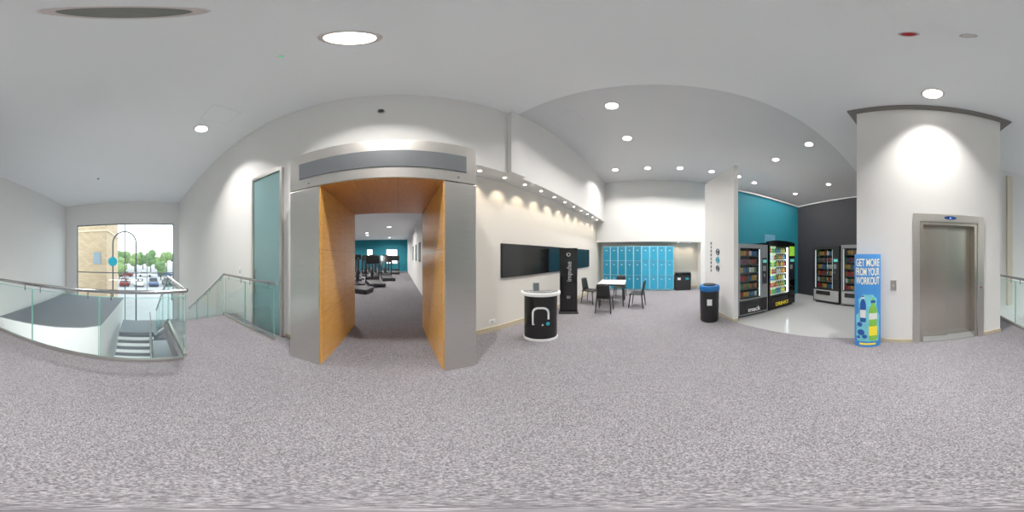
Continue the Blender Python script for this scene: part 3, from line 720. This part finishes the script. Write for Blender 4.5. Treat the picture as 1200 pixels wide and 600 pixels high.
# ------------------------------------------------------------------ gym equipment
m_gym = M('gym_frame', (34, 36, 40), .4)
ct = thing('cross_trainer', 'dark grey cross trainer on the gym floor', 'exercise machine', (-2.3, 9.2, 0), 20, 'gym cross trainers')
b = B(); b.box(-.04, .04, -.7, .8, .03, .11); b.box(-.3, .3, -.72, -.64, 0, .08); b.box(-.3, .3, .74, .82, 0, .08)
obj('base', b.mesh(smooth=False), m_gym, ct, bevel=.01)
obj('flywheel_housing', B().tube([(-.08, .45, .42), (.08, .45, .42)], .32, 28).mesh(), m_blackm, ct)
obj('upright', B().tube([(0, .1, .1), (0, .05, .9), (0, -.02, 1.5)], .06).mesh(), m_gym, ct)
obj('console', B().box(-.2, .2, -.06, 0, 1.42, 1.72).mesh(smooth=False), m_black, ct, rot=(radians(-12), 0, 0), bevel=.02)
for sx in (-1, 1):
    obj('handle', B().tube([(sx*.25, .1, .55), (sx*.27, .05, 1.1), (sx*.26, -.12, 1.45), (sx*.2, -.2, 1.6)], .03).mesh(), m_gym, ct)
    obj('pedal', B().box(sx*.22-.07, sx*.22+.07, -.45, -.1, .25+sx*.06, .29+sx*.06).mesh(smooth=False), m_blackm, ct, bevel=.01)
    obj('link_arm', B().tube([(sx*.2, -.4, .26), (sx*.2, .45, .4)], .03).mesh(), m_grey, ct)
for p in [(-1.75, 11.0, 15), (-2.75, 11.1, 20), (-1.0, 13.0, 10), (-3.6, 13.0, 0), (-2.7, 13.2, 5), (-1.85, 13.1, 5), (-3.2, 9.2, 10), (-2.2, 15.1, 0), (-4.0, 15.1, 0), (-3.7, 11.1, 15)]: copy_thing(ct, (p[0], p[1], 0), p[2])
# treadmills
tm = thing('treadmill', 'black treadmill with upright console on the gym floor', 'exercise machine', (-1.3, 8.9, 0), 20, 'gym treadmills')
obj('deck', B().box(-.4, .4, -.9, .9, .06, .2).mesh(smooth=False), m_gym, tm, bevel=.02)
obj('running_belt', B().box(-.26, .26, -.88, .6, .2, .206).mesh(smooth=False), m_blackm, tm)
obj('motor_cover', B().prism([(.6, .2), (.92, .2), (.9, .3), (.68, .36)], -.4, .4, 'x').mesh(smooth=False), m_blackm, tm, bevel=.01)
for sx in (-1, 1):
    obj('upright', B().tube([(sx*.38, .62, .1), (sx*.38, .5, 1.25)], .045).mesh(), m_gym, tm)
    obj('handrail', B().tube([(sx*.38, .5, 1.15), (sx*.38, 0, 1.05), (sx*.38, -.1, .98)], .03).mesh(), m_blackm, tm)
    obj('foot', B().box(sx*.35-.05, sx*.35+.05, -.85, .85, 0, .06).mesh(smooth=False), m_blackm, tm)
obj('console', B().prism([(.42, 1.15), (.58, 1.2), (.66, 1.62), (.6, 1.64)], -.4, .4, 'x').mesh(smooth=False), m_black, tm, bevel=.02)
obj('screen', B().box(-.2, .2, -.004, 0, 0, .22).mesh(smooth=False), M('treadmill_screen', (70, 100, 120), .2, emit=.2), tm, (0, .50, 1.32), (radians(-22), 0, 0))
for p in [(-.75, 11.1, 12), (-1.3, 15.0, 0), (-3.1, 15.0, 0), (-.3, 14.9, 0), (-2.05, 7.1, 75)]: copy_thing(tm, (p[0], p[1], 0), p[2])
for i, y in enumerate((7.2, 8.6, 10.4)):
    o = thing('wall_poster', 'dark framed poster on the gym corridor wall', 'poster', (.95, y, 1.35), -90, 'posters on the gym wall')
    obj('frame', B().box(-.3, .3, -.02, 0, 0, .85).mesh(smooth=False), m_blackm, o, bevel=.004)
    obj('print', B().box(-.26, .26, -.023, -.02, .04, .81).mesh(smooth=False), M('poster_print', (90, 110, 118), .5, var=.6, scale=5), o)

# ------------------------------------------------------------------ outside
GZ = -4.25
m_asph = M('asphalt', (160, 160, 162), .9, var=.12, scale=2)
struct('floor_outside', B().box(-140, XW-.22, -70, 70, GZ-.2, GZ).mesh(smooth=False), m_asph, 'pale asphalt car park')
m_stone = tiled_mat('sandstone_brick', (186, 162, 132), (170, 146, 116), (150, 134, 114), .45, .2, .012, .9)
bd = thing('stone_building', 'sandstone block building with a small window', 'building', (-18.5, -8.1, GZ))
obj('walls', B().box(-3.5, 3.5, -4.8, 4.8, 0, 12).mesh(smooth=False), m_stone, bd)
obj('window', B().box(3.5, 3.56, 3.5, 4.2, 5.1, 6.2).mesh(smooth=False), M('window_grey', (120, 138, 150), .2), bd)
obj('cornice', B().box(-3.6, 3.6, -4.9, 4.9, 8.2, 8.4).mesh(smooth=False), M('cornice', (190, 172, 146), .8), bd)
ar = thing('tubular_arch', 'tall slim dark tubular arch with a round teal sign', 'arch', (-13.2, -1.45, GZ))
pts = [(0, -.95, 0), (0, -.95, 6.9)] + [(0, -.95*cos(pi*k/12), 6.9+.95*sin(pi*k/12)) for k in range(1, 12)] + [(0, .95, 6.9), (0, .95, 0)]
obj('tube', B().tube(pts, .06, 10).mesh(), m_dkmetal, ar)
obj('sign_disc', B().tube([(.06, -.95, 5.4), (.1, -.95, 5.4)], .38, 32).mesh(), m_teald, ar)
m_leaf = M('leaves', (118, 142, 88), .9, var=.5, scale=3); m_leaf2 = M('leaves_dark', (92, 120, 74), .9, var=.5, scale=3); m_bark = M('bark', (90, 74, 60), .9)
def tree(x, y, s, ml):
    o = thing('tree', 'leafy green tree beyond the car park', 'tree', (x, y, GZ), random.random()*360, 'trees beyond the car park')
    obj('trunk', B().tube([(0, 0, 0), (.05, 0, 2*s), (0, .1, 4*s)], [.25*s, .18*s, .1*s], 8).mesh(), m_bark, o)
    b = B()
    for k in range(7):
        c_ = Vector((random.uniform(-1.1, 1.1), random.uniform(-1.1, 1.1), random.uniform(3.2, 7)))*s
        r_ = bmesh.ops.create_icosphere(b.bm, subdivisions=3, radius=random.uniform(1.2, 1.7)*s, matrix=Matrix.Translation(c_))
        for v in r_['verts']: v.co += (v.co-c_)*random.uniform(-.13, .13)
    obj('crown', b.mesh(), ml, o)
for i in range(8):
    for R, of in ((60, 0), (72, 2.8)):
        a = radians(-115+i*5.6+of); tree(R*sin(a), R*cos(a), random.uniform(.9, 1.02), random.choice([m_leaf, m_leaf2]))
tree(-39, -5.5, .7, m_leaf); tree(-39, 4.5, .62, m_leaf2)
def car(x, y, rz, col, nm):
    o = thing('car', nm+' hatchback car parked outside', 'car', (x, y, GZ), rz, 'parked cars')
    b = B().prism([(-2.1, .3), (2.1, .3), (2.15, .65), (1.9, .85), (1.0, .95), (-1.7, 1.0), (-2.1, .85)], -.85, .85, 'y')
    obj('body', b.mesh(smooth=False), M('car_'+nm, col, .25, .3), o, bevel=.08)
    b = B().prism([(1.0, .93), (.35, 1.42), (-1.2, 1.45), (-1.85, .98)], -.74, .74, 'y')
    obj('windows', b.mesh(smooth=False), m_black, o, bevel=.05)
    obj('roof', B().prism([(.3, 1.42), (-1.2, 1.45), (-1.2, 1.48), (.3, 1.46)], -.7, .7, 'y').mesh(smooth=False), M('car_'+nm, col), o)
    for sx in (-1.3, 1.3):
        for sy in (-.8, .8): obj('wheel', B().tube([(sx, sy-.1, .32), (sx, sy+.1, .32)], .32, 18).mesh(), m_blackm, o)
cols = [('silver', (190, 194, 198)), ('dark red', (130, 50, 50)), ('white', (232, 232, 232)), ('slate blue', (70, 86, 116)), ('dark grey', (70, 74, 80))]
k = 0
for y in (-6.5, -3.4, -.6, 2.2, 5.0):
    nm, cl = cols[k % 5]; k += 1; car(-32+random.uniform(-.3, .3), y, random.choice((0, 180)), cl, nm)
for y in (-10, -4.6, .8, 6.4):
    nm, cl = cols[k % 5]; k += 1; car(-46, y, 90, cl, nm)
lp = thing('lamp_post', 'slim grey street lamp post in the car park', 'lamp post', (-27, .8, GZ))
obj('pole', B().tube([(0, 0, 0), (0, 0, 7.6), (.1, 0, 7.8), (.9, 0, 7.9)], .06, 8).mesh(), m_grey, lp)
obj('lamp_head', B().box(.7, 1.3, -.12, .12, 7.86, 7.95).mesh(smooth=False), m_grey, lp)
